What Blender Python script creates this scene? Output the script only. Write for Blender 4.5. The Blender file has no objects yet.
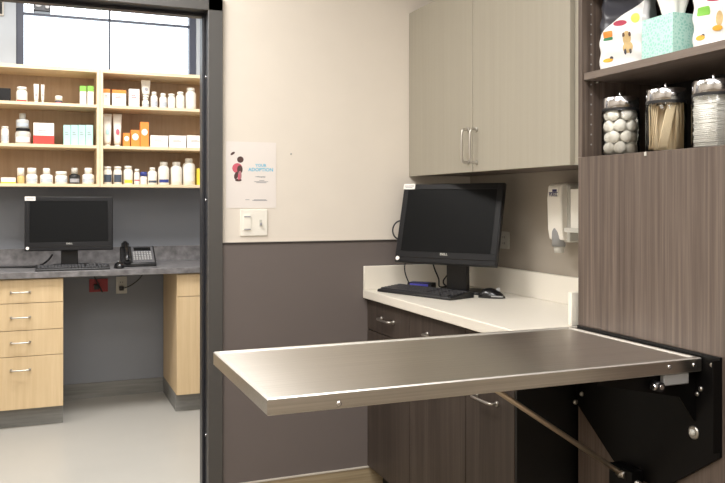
import bpy, bmesh, math, random
from mathutils import Vector, Matrix
random.seed(7)
S = bpy.context.scene
COL = S.collection
PI = math.pi

# ------------------------------------------------------------------ camera, world, lights, exposure
FPX, CXP, HOR, EYE, YAW = 790.0, 362.5, 203.0, 1.313, math.radians(21.96)
cam_d = bpy.data.cameras.new('camera')
cam = bpy.data.objects.new('camera', cam_d); COL.objects.link(cam)
cam_d.sensor_width = 36.0
cam_d.lens = FPX / 725.0 * 36.0
cam_d.shift_y = -(241.5 - HOR) / 725.0
cam_d.clip_start = 0.02
cam.location = (0, 0, EYE)
cam.rotation_euler = (PI / 2, 0, -YAW)
S.camera = cam

S.view_settings.view_transform = 'Standard'
S.view_settings.look = 'None'
S.view_settings.gamma = 1.0
S.view_settings.use_curve_mapping = False
S.view_settings.exposure = 0.02

world = bpy.data.worlds.new('world'); S.world = world
world.use_nodes = True
bg = world.node_tree.nodes['Background']
bg.inputs[0].default_value = (0.90, 0.95, 1.0, 1)
bg.inputs[1].default_value = 3.0

def area(name, loc, sx, sy, power, color=(1, .985, .965), rot=(0, 0, 0)):
    l = bpy.data.lights.new(name, 'AREA'); l.shape = 'RECTANGLE'; l.size = sx; l.size_y = sy
    l.energy = power; l.color = color
    o = bpy.data.objects.new(name, l); COL.objects.link(o); o.location = loc; o.rotation_euler = rot
    return o
CEIL, FCEIL = 2.75, 3.05
LAMPS = [(-.05, 2.72, 37), (.55, 1.0, 34), (-1.0, .5, 30), (.5, -.7, 26)]
for i, (x, y, p) in enumerate(LAMPS):
    area('troffer_light', (x, y, CEIL - .03), .56, 1.16, p)
area('back_room_light', (.35, 4.1, FCEIL - .03), 1.16, .56, 62, (1, .985, .97))
area('back_room_light', (-1.2, 4.1, FCEIL - .03), 1.16, .56, 34, (1, .985, .97))

# ------------------------------------------------------------------ helpers
def ray(px):
    r = (px - CXP) / FPX
    return (r * math.cos(YAW) + math.sin(YAW), -r * math.sin(YAW) + math.cos(YAW))
def x_at(px, Y):
    d = ray(px); return d[0] / d[1] * Y
def y_at(px, X):
    d = ray(px); return d[1] / d[0] * X
def depth(X, Y): return X * math.sin(YAW) + Y * math.cos(YAW)
def z_at(py, X, Y): return EYE - (py - HOR) * depth(X, Y) / FPX

def lin(c):
    return tuple(((v / 255) / 12.92 if v / 255 <= .04045 else ((v / 255 + .055) / 1.055) ** 2.4) for v in c) + (1,)

def mat(name, rgb, rough=.5, metal=0.0, spec=.5, bump=0, bscale=60, noise=0, nscale=8, coat=0):
    m = bpy.data.materials.new(name); m.use_nodes = True
    nt = m.node_tree; b = nt.nodes['Principled BSDF']
    c = lin(rgb)
    b.inputs['Base Color'].default_value = c
    b.inputs['Roughness'].default_value = rough
    b.inputs['Metallic'].default_value = metal
    b.inputs['Specular IOR Level'].default_value = spec
    if coat: b.inputs['Coat Weight'].default_value = coat
    tc = nt.nodes.new('ShaderNodeTexCoord')
    n = nt.nodes.new('ShaderNodeTexNoise'); n.inputs['Scale'].default_value = nscale
    n.inputs['Detail'].default_value = 4
    nt.links.new(tc.outputs['Object'], n.inputs['Vector'])
    mx = nt.nodes.new('ShaderNodeMix'); mx.data_type = 'RGBA'
    k = noise if noise else .03
    mx.inputs[6].default_value = tuple(v * (1 - k) for v in c[:3]) + (1,)
    mx.inputs[7].default_value = tuple(min(1, v * (1 + k)) for v in c[:3]) + (1,)
    nt.links.new(n.outputs['Fac'], mx.inputs[0]); nt.links.new(mx.outputs[2], b.inputs['Base Color'])
    if bump:
        n2 = nt.nodes.new('ShaderNodeTexNoise'); n2.inputs['Scale'].default_value = bscale
        nt.links.new(tc.outputs['Object'], n2.inputs['Vector'])
        bp = nt.nodes.new('ShaderNodeBump'); bp.inputs['Strength'].default_value = bump
        bp.inputs['Distance'].default_value = .002
        nt.links.new(n2.outputs['Fac'], bp.inputs['Height']); nt.links.new(bp.outputs[0], b.inputs['Normal'])
    return m

def streaky(name, c_dark, c_mid, c_light, scale, rough=.45, metal=0, bump=.05, spec=.4, fine=None, world_space=False, contrast=(.3, .5, .72)):
    """wood grain or brushed metal: noise stretched along one axis"""
    m = bpy.data.materials.new(name); m.use_nodes = True
    nt = m.node_tree; b = nt.nodes['Principled BSDF']
    tc = nt.nodes.new('ShaderNodeTexCoord')
    mp = nt.nodes.new('ShaderNodeMapping'); mp.inputs['Scale'].default_value = scale
    nt.links.new(tc.outputs['Object'], mp.inputs['Vector'])
    n = nt.nodes.new('ShaderNodeTexNoise'); n.inputs['Scale'].default_value = 1; n.inputs['Detail'].default_value = 6
    n.inputs['Roughness'].default_value = .62
    nt.links.new(mp.outputs[0], n.inputs['Vector'])
    r = nt.nodes.new('ShaderNodeValToRGB')
    e = r.color_ramp.elements
    e[0].position = contrast[0]; e[0].color = lin(c_dark)
    e[1].position = contrast[2]; e[1].color = lin(c_light)
    k = e.new(contrast[1]); k.color = lin(c_mid)
    nt.links.new(n.outputs['Fac'], r.inputs[0]); nt.links.new(r.outputs[0], b.inputs['Base Color'])
    b.inputs['Roughness'].default_value = rough; b.inputs['Metallic'].default_value = metal
    b.inputs['Specular IOR Level'].default_value = spec
    if bump:
        bp = nt.nodes.new('ShaderNodeBump'); bp.inputs['Strength'].default_value = bump; bp.inputs['Distance'].default_value = .001
        nt.links.new(n.outputs['Fac'], bp.inputs['Height']); nt.links.new(bp.outputs[0], b.inputs['Normal'])
    return m

def glassy(name, tint=(1, 1, 1), refl=.9, frost=0.0):
    m = bpy.data.materials.new(name); m.use_nodes = True
    nt = m.node_tree; nt.nodes.clear()
    out = nt.nodes.new('ShaderNodeOutputMaterial'); t = nt.nodes.new('ShaderNodeBsdfTransparent')
    g = nt.nodes.new('ShaderNodeBsdfGlossy'); g.inputs['Roughness'].default_value = .03 + frost
    fr = nt.nodes.new('ShaderNodeFresnel'); fr.inputs['IOR'].default_value = 1.35
    mx = nt.nodes.new('ShaderNodeMixShader'); t.inputs[0].default_value = tuple(tint) + (1,)
    g.inputs[0].default_value = (refl, refl, refl, 1)
    nt.links.new(fr.outputs[0], mx.inputs[0]); nt.links.new(t.outputs[0], mx.inputs[1]); nt.links.new(g.outputs[0], mx.inputs[2])
    nt.links.new(mx.outputs[0], out.inputs[0])
    return m

class MB:
    def __init__(s): s.bm = bmesh.new()
    def box(s, x0, x1, y0, y1, z0, z1, m=0, M=None):
        vs = [s.bm.verts.new(Vector((x, y, z)) if M is None else M @ Vector((x, y, z))) for x in (x0, x1) for y in (y0, y1) for z in (z0, z1)]
        for f in ((0, 1, 3, 2), (4, 6, 7, 5), (0, 4, 5, 1), (2, 3, 7, 6), (0, 2, 6, 4), (1, 5, 7, 3)):
            s.bm.faces.new([vs[i] for i in f]).material_index = m
        return s
    def loft(s, rings, m=0, cap=True, smooth=False):
        R = [[s.bm.verts.new(p) for p in r] for r in rings]
        n = len(R[0])
        for a, b in zip(R, R[1:]):
            for i in range(n):
                f = s.bm.faces.new((a[i], a[(i + 1) % n], b[(i + 1) % n], b[i])); f.material_index = m; f.smooth = smooth
        if cap:
            f = s.bm.faces.new(R[0][::-1]); f.material_index = m
            f = s.bm.faces.new(R[-1]); f.material_index = m
        return s
    def lathe(s, prof, c=(0, 0, 0), axis='Z', seg=24, m=0, cap=True, smooth=True):
        c = Vector(c); rings = []
        for r, h in prof:
            ring = []
            for i in range(seg):
                a = 2 * PI * i / seg; u, v = r * math.cos(a), r * math.sin(a)
                p = {'Z': (u, v, h), 'X': (h, u, v), 'Y': (v, h, u)}[axis]
                ring.append(c + Vector(p))
            rings.append(ring)
        return s.loft(rings, m, cap, smooth)
    def cyl(s, p0, p1, r, seg=16, m=0, r1=None, smooth=True):
        p0 = Vector(p0); p1 = Vector(p1); d = (p1 - p0).normalized()
        up = Vector((0, 0, 1)) if abs(d.z) < .9 else Vector((1, 0, 0))
        u = d.cross(up).normalized(); v = d.cross(u)
        rs = []
        for p, rr in ((p0, r), (p1, r if r1 is None else r1)):
            rs.append([p + (u * math.cos(2 * PI * i / seg) + v * math.sin(2 * PI * i / seg)) * rr for i in range(seg)])
        return s.loft(rs, m, True, smooth)
    def tube(s, pts, r, seg=8, m=0, sub=6):
        P = [Vector(p) for p in pts]
        if sub > 1 and len(P) > 2:
            Q = []
            for i in range(len(P) - 1):
                a = P[max(i - 1, 0)]; b = P[i]; c = P[i + 1]; d = P[min(i + 2, len(P) - 1)]
                for k in range(sub):
                    t = k / sub
                    Q.append(.5 * ((2 * b) + (c - a) * t + (2 * a - 5 * b + 4 * c - d) * t * t + (3 * b - a - 3 * c + d) * t ** 3))
            Q.append(P[-1]); P = Q
        rings = []; u = None
        for i, p in enumerate(P):
            d = (P[min(i + 1, len(P) - 1)] - P[max(i - 1, 0)]).normalized()
            if u is None:
                u = d.cross(Vector((.3, .2, 1))).normalized()
            else:
                u = (u - d * u.dot(d)).normalized()
            v = d.cross(u)
            rings.append([p + (u * math.cos(2 * PI * k / seg) + v * math.sin(2 * PI * k / seg)) * r for k in range(seg)])
        return s.loft(rings, m, True, True)
    def prism(s, poly, axis, a, b, m=0):
        def P(u, v, h): return {'Z': (u, v, h), 'X': (h, u, v), 'Y': (u, h, v)}[axis]
        return s.loft([[Vector(P(u, v, a)) for u, v in poly], [Vector(P(u, v, b)) for u, v in poly]], m)
    def ellipse(s, c, U, V, m=0, n=20):
        c = Vector(c); U = Vector(U); V = Vector(V)
        vs = [s.bm.verts.new(c + U * math.cos(2 * PI * i / n) + V * math.sin(2 * PI * i / n)) for i in range(n)]
        s.bm.faces.new(vs).material_index = m
        return s
    def build(s, name, mats, parent=None, bevel=0, world=True, segs=2, auto=False):
        bmesh.ops.recalc_face_normals(s.bm, faces=s.bm.faces)
        me = bpy.data.meshes.new(name); s.bm.to_mesh(me); s.bm.free()
        for m in (mats if isinstance(mats, (list, tuple)) else [mats]): me.materials.append(m)
        o = bpy.data.objects.new(name, me); COL.objects.link(o)
        if parent is not None:
            o.parent = parent
            if world:
                M = Matrix.Identity(4); p = parent
                while p is not None:
                    M = Matrix.LocRotScale(p.location, p.rotation_euler, p.scale) @ M; p = p.parent
                me.transform(M.inverted())
        if bevel:
            bv = o.modifiers.new('bevel', 'BEVEL'); bv.width = bevel; bv.segments = segs
            bv.limit_method = 'ANGLE'; bv.angle_limit = math.radians(40)
            for p in me.polygons: p.use_smooth = True
            try:
                me.set_sharp_from_angle(angle=math.radians(35))
            except Exception: pass
        return o

def tag(o, label=None, cat=None, group=None, kind=None):
    if label: o['label'] = label
    if cat: o['category'] = cat
    if group: o['group'] = group
    if kind: o['kind'] = kind
    return o
def thing(name, loc, label, cat, group=None, rot=0):
    o = bpy.data.objects.new(name, None); COL.objects.link(o)
    o.location = loc; o.rotation_euler = (0, 0, rot); o.empty_display_size = .05
    return tag(o, label, cat, group)
def struct(mb, name, m, parent=None, bevel=0):
    o = mb.build(name, m, parent, bevel)
    if parent is None: o['kind'] = 'structure'
    return o
def solo(mb, name, m, label, cat, group=None, bevel=0):
    return tag(mb.build(name, m, None, bevel), label, cat, group)
def text_mesh(name, body, size, M, material, parent=None, extrude=.0002, align='CENTER', world=True, sx=1.0):
    cu = bpy.data.curves.new('txt', 'FONT'); cu.body = body; cu.size = size; cu.align_x = align; cu.align_y = 'CENTER'
    cu.extrude = extrude; cu.offset = size * .022; cu.resolution_u = 3
    t = bpy.data.objects.new('txt', cu); COL.objects.link(t)
    bpy.context.view_layer.update()
    me = bpy.data.meshes.new_from_object(t.evaluated_get(bpy.context.evaluated_depsgraph_get()))
    bpy.data.objects.remove(t); bpy.data.curves.remove(cu)
    me.transform(M @ Matrix.Diagonal((sx, 1, 1, 1)))
    me.materials.clear(); me.materials.append(material); me.name = name
    o = bpy.data.objects.new(name, me); COL.objects.link(o)
    if parent is not None:
        o.parent = parent
        if world:
            PM = Matrix.Identity(4); p = parent
            while p is not None:
                PM = Matrix.LocRotScale(p.location, p.rotation_euler, p.scale) @ PM; p = p.parent
            me.transform(PM.inverted())
    return o
def frame_M(origin, right, up):
    r = Vector(right).normalized(); u = Vector(up).normalized(); n = r.cross(u)
    M = Matrix.Identity(4)
    for i in range(3):
        M[i][0] = r[i]; M[i][1] = u[i]; M[i][2] = n[i]; M[i][3] = origin[i]
    return M

# ------------------------------------------------------------------ materials
M_cream = mat('cream_paint', (224, 216, 205), .85, bump=.12, bscale=260, spec=.2)
M_taupe = mat('taupe_wall', (160, 151, 139), .85, bump=.12, bscale=260, spec=.2)  # right wall, darker taupe than the cream walls
M_wains = mat('wainscot_grey', (108, 100, 97), .55, spec=.3)
M_rev = mat('reveal_dark', (52, 45, 42), .6)
M_ceil = mat('ceiling_tile', (225, 222, 215), .9, bump=.2, bscale=120)
M_floor1 = streaky('exam_room_floor', (104, 92, 76), (122, 110, 92), (138, 126, 108), (2, 30, 30), .4)
M_floor2 = mat('pale_concrete_floor', (166, 163, 156), .35, noise=.06, nscale=3, spec=.4)
M_tanbase = streaky('tan_baseboard', (132, 116, 92), (156, 140, 112), (176, 162, 136), (3, 3, 60), .5)
M_cap = mat('pale_cap', (205, 198, 186), .5)
M_slate = mat('slate_wall_paint', (136, 139, 145), .8, spec=.25)
M_ltgrey = mat('light_grey_paint', (180, 186, 193), .85, spec=.2)
M_greybase = streaky('grey_cove_base', (112, 111, 108), (126, 125, 121), (140, 139, 135), (3, 3, 60), .5)
M_alu = mat('dark_bronze_aluminium', (78, 76, 74), .42, spec=.5)
M_jamb = mat('black_aluminium', (36, 37, 42), .38, spec=.5)
M_winf = mat('window_frame_slate', (62, 66, 82), .45)
M_pane = glassy('window_glass', (.97, .99, 1))
M_wood = streaky('grey_brown_woodgrain', (72, 61, 55), (92, 80, 72), (112, 99, 90), (85, 85, 1.6), .42, bump=.08, contrast=(.28, .5, .72))
M_woodd = streaky('espresso_woodgrain', (50, 42, 37), (64, 55, 49), (78, 69, 62), (60, 60, 1.4), .45, bump=.05, contrast=(.28, .5, .72))
M_edge = streaky('grey_brown_edge_band', (98, 86, 78), (110, 98, 89), (122, 110, 101), (60, 2, 60), .45)
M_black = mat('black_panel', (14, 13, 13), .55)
M_upper = streaky('taupe_metallic_laminate', (150, 144, 130), (154, 148, 134), (158, 152, 138), (60, 60, 1), .42, bump=.02, spec=.5, contrast=(.2, .5, .8))
M_white = mat('white_solid_surface', (228, 222, 210), .32, noise=.02, nscale=200)
M_maple = streaky('maple_laminate', (202, 176, 136), (209, 184, 145), (216, 192, 154), (40, 40, 2), .45, bump=.02)
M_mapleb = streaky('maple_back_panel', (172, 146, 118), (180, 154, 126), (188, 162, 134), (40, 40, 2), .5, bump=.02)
M_mapleE = streaky('maple_edge_band', (222, 198, 162), (228, 206, 171), (233, 212, 180), (3, 40, 40), .45, bump=.02)
M_lam = mat('dark_slate_laminate', (112, 110, 111), .3, noise=.95, nscale=24, spec=.5)
M_steel = None
M_steel = streaky('brushed_stainless_steel', (214, 210, 204), (224, 220, 214), (232, 228, 222), (2.0, 220, 220), .38, 1.0, bump=.03)
_nt = M_steel.node_tree; _p = _nt.nodes['Principled BSDF']
_p.inputs['Anisotropic'].default_value = .95
_cx = _nt.nodes.new('ShaderNodeCombineXYZ'); _cx.inputs[1].default_value = 1.0
_nt.links.new(_cx.outputs[0], _p.inputs['Tangent'])
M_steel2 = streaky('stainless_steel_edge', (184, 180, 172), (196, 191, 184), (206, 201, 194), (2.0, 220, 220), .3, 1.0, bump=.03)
M_steel3 = mat('steel_edge_highlight', (238, 235, 230), .5, metal=1)  # table rim chamfers: bright reflection put into a lighter steel colour
M_chrome = mat('satin_nickel', (190, 186, 180), .33, metal=1)
M_chrome2 = mat('polished_chrome', (215, 215, 218), .18, metal=1)
M_tan = mat('tan_zinc_rod', (190, 174, 154), .4, metal=.8)
M_blk = mat('black_plastic', (22, 22, 24), .42)
M_blk2 = mat('black_powder_coat', (11, 10, 10), .4, spec=.15)
M_blkg = mat('black_gloss_plastic', (20, 20, 22), .2)
M_screen = mat('dark_glass_screen', (17, 18, 19), .35, spec=.12)
M_bezel = mat('charcoal_bezel', (26, 26, 28), .4, spec=.25)
M_gface = mat('phone_face_grey', (84, 84, 87), .35)
M_key = mat('charcoal_keycaps', (50, 50, 53), .4)
M_wpl = mat('white_plastic', (236, 232, 222), .38)
M_gpl = mat('grey_plastic', (148, 148, 148), .35)
M_gplt = mat('light_grey_plastic', (190, 188, 180), .38)
M_smoke = mat('smoky_clear_plastic', (120, 118, 116), .25)
M_paper = mat('paper_white', (240, 236, 230), .8)
M_ink = mat('dark_ink', (70, 70, 80), .7)
M_greyink = mat('grey_ink', (150, 150, 155), .7)
M_cyan = mat('cyan_ink', (96, 186, 216), .7)
M_navy = mat('navy_ink', (46, 44, 96), .6)
M_red = mat('red_plastic', (150, 28, 34), .4)
M_redb = mat('bright_red_card', (226, 66, 58), .6)
M_orange = mat('orange_card', (240, 140, 60), .6)
M_green = mat('leaf_green_card', (128, 190, 78), .6)
M_teal = mat('teal_card', (172, 216, 210), .6, noise=.1, nscale=50)
M_yel = mat('yellow_card', (228, 206, 70), .6)
M_blue = mat('blue_cap', (46, 60, 130), .45)
M_bluelt = mat('violet_blue_strip', (86, 84, 190), .4)
M_pink = mat('pink_print', (206, 96, 112), .7)
M_brownp = mat('brown_print', (84, 60, 56), .7)
M_puppy = mat('tan_puppy_print', (196, 168, 118), .7, noise=.25, nscale=90)
M_golden = mat('golden_print', (222, 168, 60), .7)
M_logo = mat('maroon_logo_print', (170, 52, 76), .6)
M_lime = mat('lime_print', (206, 220, 96), .6)
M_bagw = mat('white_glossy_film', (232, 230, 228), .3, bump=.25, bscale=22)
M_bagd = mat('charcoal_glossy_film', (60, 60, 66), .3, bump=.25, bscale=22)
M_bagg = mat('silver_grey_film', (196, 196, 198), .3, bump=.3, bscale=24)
M_cotton = mat('cotton_wool', (246, 242, 234), .95, bump=.5, bscale=300)
M_gauze = mat('white_gauze', (244, 242, 238), .9, bump=.5, bscale=500)
M_birch = streaky('birch_stick', (224, 202, 166), (236, 216, 182), (244, 228, 200), (90, 90, 4), .6)
M_glass = glassy('clear_jar_glass', (.96, .97, .96))
M_tissueb = mat('aqua_tissue_box_card', (152, 206, 194), .6)
def pattern_mat(m, rgb2, scale, th):
    nt = m.node_tree; b = nt.nodes['Principled BSDF']
    tc = nt.nodes.new('ShaderNodeTexCoord'); v = nt.nodes.new('ShaderNodeTexVoronoi'); v.feature = 'DISTANCE_TO_EDGE'
    v.inputs['Scale'].default_value = scale
    nt.links.new(tc.outputs['Object'], v.inputs['Vector'])
    r = nt.nodes.new('ShaderNodeMapRange'); r.inputs[1].default_value = th; r.inputs[2].default_value = th * 1.6
    nt.links.new(v.outputs['Distance'], r.inputs[0])
    mx = nt.nodes.new('ShaderNodeMix'); mx.data_type = 'RGBA'
    src = b.inputs['Base Color'].links[0].from_socket
    mx.inputs[6].default_value = lin(rgb2); nt.links.new(src, mx.inputs[7]); nt.links.new(r.outputs[0], mx.inputs[0])
    nt.links.new(mx.outputs[2], b.inputs['Base Color'])
pattern_mat(M_tissueb, (186, 222, 212), 95, .12)

# ------------------------------------------------------------------ the rooms
BW, WT = 3.38, .155           # back wall plane and its thickness
RW = 1.93                     # right wall plane
FW = 5.63                     # far wall of the back room
DJ = .648                     # right door jamb
DH = 2.133
DL = -.42
struct(MB().box(-2.0, RW + .12, -1.7, BW + .0, -.1, 0), 'floor', M_floor1)
struct(MB().box(-2.0, 1.6, BW, FW + .1, -.1, 0), 'floor', M_floor2)
struct(MB().box(-2.0, RW + .12, -1.7, BW + WT, CEIL, CEIL + .08), 'ceiling', M_ceil)
struct(MB().box(-2.0, 1.6, BW + WT, FW + .1, FCEIL, FCEIL + .08), 'ceiling', M_ceil)
# back wall of the exam room with the doorway
w = MB().box(DJ + .02, RW, BW, BW + WT, 0, CEIL).box(-2.0, DL - .02, BW, BW + WT, 0, CEIL).box(DL - .02, DJ + .02, BW, BW + WT, DH + .02, CEIL)
struct(w, 'wall_back', M_cream)
struct(MB().box(-2.0, 1.6, BW + WT - .005, BW + WT, CEIL, FCEIL), 'trim_1', M_ltgrey)
struct(MB().box(RW, RW + .12, -1.7, BW + WT, 0, CEIL), 'wall_right', M_taupe)
struct(MB().box(-2.12, -2.0, -1.7, FW + .1, 0, FCEIL), 'wall_left', M_cream)
struct(MB().box(-2.0, RW, -1.82, -1.7, 0, CEIL), 'wall_front', M_cream)
# wainscot
RAIL = 1.142
CAX = .722
struct(MB().box(CAX - .012, RW, BW - .006, BW, .1, RAIL - .008), 'trim_2', M_wains)
struct(MB().box(CAX - .012, RW, BW - .009, BW, RAIL - .008, RAIL, 0).box(CAX - .012, RW, BW - .0045, BW, RAIL, RAIL + .003, 1), 'trim_3', [M_rev, M_cap])
struct(MB().box(CAX - .012, RW, BW - .012, BW, 0, .094, 0).box(CAX - .012, RW, BW - .014, BW, .094, .1, 1), 'baseboard_back', [M_tanbase, M_cap])
# door frame
fr = MB()
fr.box(DJ, CAX - .012, BW - .02, BW + .0, 0, DH + .06)                 # right casing face
fr.box(DL - .06, DL, BW - .02, BW, 0, DH + .06)
fr.box(DL - .06, CAX - .012, BW - .02, BW, DH, DH + .06)
door = struct(fr, 'door_1', M_alu, bevel=.002)
jb = MB()
jb.box(DJ, DJ + .02, BW - .0, BW + WT, 0, DH).box(DL - .02, DL, BW, BW + WT, 0, DH).box(DL, DJ, BW, BW + WT, DH, DH + .02)
jb.box(DJ - .012, DJ, BW + .055, BW + .075, 0, DH - .012).box(DL, DL + .012, BW + .055, BW + .075, 0, DH - .012).box(DL, DJ, BW + .055, BW + .075, DH - .012, DH)
jb.box(DJ - .006, DJ, BW + .10, BW + .145, 0, DH)
jb.build('door_jamb', M_jamb, door, .0015)
for py in (77, 200, 435):
    z = z_at(py, DJ, BW + .03)
    MB().lathe([(.0065, 0), (.0055, -.003), (.002, -.004)], (DJ, BW + .03, z), 'X', 12).build('screw', M_chrome2, door)

# far wall with the window
WX0, WX1, WZ0, WZ1 = x_at(16, FW), x_at(196.5, FW), 2.12, 2.86
w = MB()
for x0, x1, z0, z1 in ((-2.0, WX0, 1.46, FCEIL), (WX1, 1.6, 1.46, FCEIL), (WX0, WX1, WZ1, FCEIL), (WX0, WX1, 1.46, WZ0)):
    w.box(x0, x1, FW, FW + .14, z0, z1)
struct(w, 'wall_far', M_ltgrey)
struct(MB().box(-2.0, 1.6, FW, FW + .14, 0, 1.46), 'wall_far', M_slate)
struct(MB().box(1.48, 1.6, BW + WT, FW, 0, FCEIL), 'wall_right', M_slate)
struct(MB().box(-2.0, 1.48, FW - .012, FW, 0, .094).box(-2.0, 1.48, FW - .016, FW, .094, .1), 'baseboard_far', M_greybase)
wf = MB()
t = .045
wf.box(WX0, WX0 + t, FW + .02, FW + .09, WZ0, WZ1).box(WX1 - t, WX1, FW + .02, FW + .09, WZ0, WZ1)
wf.box(WX0 + t, WX1 - t, FW + .02, FW + .09, WZ0, WZ0 + t).box(WX0 + t, WX1 - t, FW + .02, FW + .09, WZ1 - t, WZ1)
xm = x_at(109.5, FW + .05); zm = z_at(20.6, xm, FW + .05)
wf.box(xm - .006, xm + .006, FW + .035, FW + .065, WZ0 + t, WZ1 - t).box(WX0 + t, WX1 - t, FW + .035, FW + .065, zm - .007, zm + .007)
win = struct(wf, 'window_1', M_winf, bevel=.0015)
MB().box(WX0 + t, WX1 - t, FW + .048, FW + .052, WZ0 + t, WZ1 - t).build('window_pane', M_pane, win)
MB().box(WX0 - .0, WX1 + .0, FW + .001, FW + .02, WZ0 - .0, WZ0 + .004).build('window_sill', M_cap, win)

# ceiling light fixtures (frame and diffuser around each lamp)
M_diff = bpy.data.materials.new('lamp_diffuser'); M_diff.use_nodes = True
_b = M_diff.node_tree.nodes['Principled BSDF']; _b.inputs['Emission Color'].default_value = (1, .96, .9, 1); _b.inputs['Emission Strength'].default_value = 4
for i, (x, y, p) in enumerate(LAMPS):
    t_ = thing('ceiling_light', (x, y, CEIL), 'flat white ceiling troffer light above the exam room', 'ceiling light', 'exam room ceiling lights')
    f = MB(); sx, sy = .30, .60
    f.box(x - sx, x - sx + .02, y - sy, y + sy, CEIL - .02, CEIL).box(x + sx - .02, x + sx, y - sy, y + sy, CEIL - .02, CEIL)
    f.box(x - sx + .02, x + sx - .02, y - sy, y - sy + .02, CEIL - .02, CEIL).box(x - sx + .02, x + sx - .02, y + sy - .02, y + sy, CEIL - .02, CEIL)
    f.build('frame', M_wpl, t_)
    MB().box(x - sx + .02, x + sx - .02, y - sy + .02, y + sy - .02, CEIL - .01, CEIL - .002).build('diffuser', M_diff, t_)

# ------------------------------------------------------------------ handles
def bow_handle(parent, c, half, axis, out=.028, r=.0052):
    """bow pull on a face looking to -X (axis Y or Z) or to -Y (axis x)"""
    c = Vector(c)
    if axis == 'Y': d, n = Vector((0, 1, 0)), Vector((-1, 0, 0))
    elif axis == 'Z': d, n = Vector((0, 0, 1)), Vector((-1, 0, 0))
    else: d, n = Vector((1, 0, 0)), Vector((0, -1, 0))
    m = MB()
    pts = [c - d * half, c - d * half + n * out * .7, c - d * (half - .012) + n * out, c + n * out * 1.08, c + d * (half - .012) + n * out, c + d * half + n * out * .7, c + d * half]
    m.tube(pts, r, 10, 0, 5)
    for s in (-1, 1): m.cyl(c + d * half * s, c + d * half * s + n * .006, r * 1.8, 14)
    return m.build('handle', M_chrome, parent)

# ------------------------------------------------------------------ tall open cabinet
TX, TY0, TY1 = 1.588, 1.12, 2.09
TZ = 1.459
S1 = (1.703, 1.726)
tall = thing('tall_cabinet', (1.78, 1.63, 0), 'tall grey-brown woodgrain cabinet with open shelves over a plain front', 'cabinet')
for y0, y1 in ((TY1 - .02, TY1), (TY0, TY0 + .02)):
    MB().box(TX + .0195, RW - .002, y0, y1, 0, TZ + .0005).box(TX, RW - .002, y0, y1, TZ + .0005, 2.55).build('side_panel', M_wood, tall, .001)
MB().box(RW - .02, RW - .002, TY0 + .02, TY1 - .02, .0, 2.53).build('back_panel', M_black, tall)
MB().box(TX, RW - .002, TY0 + .02, TY1 - .02, 2.53, 2.55).build('top_panel', M_wood, tall)
for z0, z1 in (S1, (1.985, 2.007), (2.25, 2.272)):
    sh = MB().box(TX + .006, RW - .021, TY0 + .0205, TY1 - .0205, z0, z1).build('shelf', M_edge, tall, .001)
    for yy in (TY0 + .028, TY1 - .028):
        MB().cyl((TX + .05, yy - .008, z0 - .004), (TX + .05, yy + .008, z0 - .004), .004, 10).build('shelf_pin', M_chrome, tall)
MB().box(TX + .0195, RW - .021, TY0 + .0205, TY1 - .0205, TZ - .02, TZ - .001).build('deck_panel', M_wood, tall)
MB().box(TX, TX + .019, TY0, TY1, .1, TZ).build('front_panel', M_wood, tall, .0012)
MB().box(TX + .03, TX + .045, TY0 + .0205, TY1 - .0205, 0, .1).build('toe_kick', M_black, tall)
hol = MB()
for k in range(24):
    z = 1.50 + k * .032
    hol.cyl((TX + .035, TY1 - .0202, z), (TX + .035, TY1 - .0212, z), .0028, 8)
tag(hol.build('peg_holes', M_gpl, tall), kind='stuff')
yl = y_at(646, TX); MB().box(TX - .004, TX, yl - .004, yl + .004, TZ - .012, TZ - .001).build('bumper', M_gplt, tall, .001)

# ------------------------------------------------------------------ upper cabinet
UX, UZ0, UZ1 = 1.598, 1.438, 2.207
UY0 = 2.128
UYM = 2.78
up = thing('wall_cabinet', (1.77, 2.76, UZ0), 'taupe two-door wall cabinet mounted above the white counter', 'cabinet')
c = MB(); c.box(UX + .022, RW - .002, UY0, BW - .002, UZ1 - .02, UZ1).box(UX + .022, RW - .002, UY0, BW - .002, UZ0 + .005, UZ0 + .023)
c.box(UX + .022, RW - .002, UY0, UY0 + .02, UZ0 + .023, UZ1 - .02).box(UX + .022, RW - .002, BW - .022, BW - .002, UZ0 + .023, UZ1 - .02)
c.box(RW - .012, RW - .002, UY0 + .02, BW - .022, UZ0 + .023, UZ1 - .02)
c.build('body', M_wood, up, .001)
for y0, y1, hy in ((UY0 + .018, UYM - .0018, UYM - .033), (UYM + .0018, BW - .004, UYM + .033)):
    d = MB().box(UX, UX + .019, y0, y1, UZ0, UZ1).build('door', M_upper, up, .0012)
    bow_handle(d, (UX, hy, z_at(146, UX, hy)), .066, 'Z', .03, .005)
# the filler strip between this cabinet and the tall one
MB().box(UX + .018, UX + .022, TY1 + .002, UY0 + .0175, UZ0, UZ1).build('filler_strip', M_upper, up)

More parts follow.
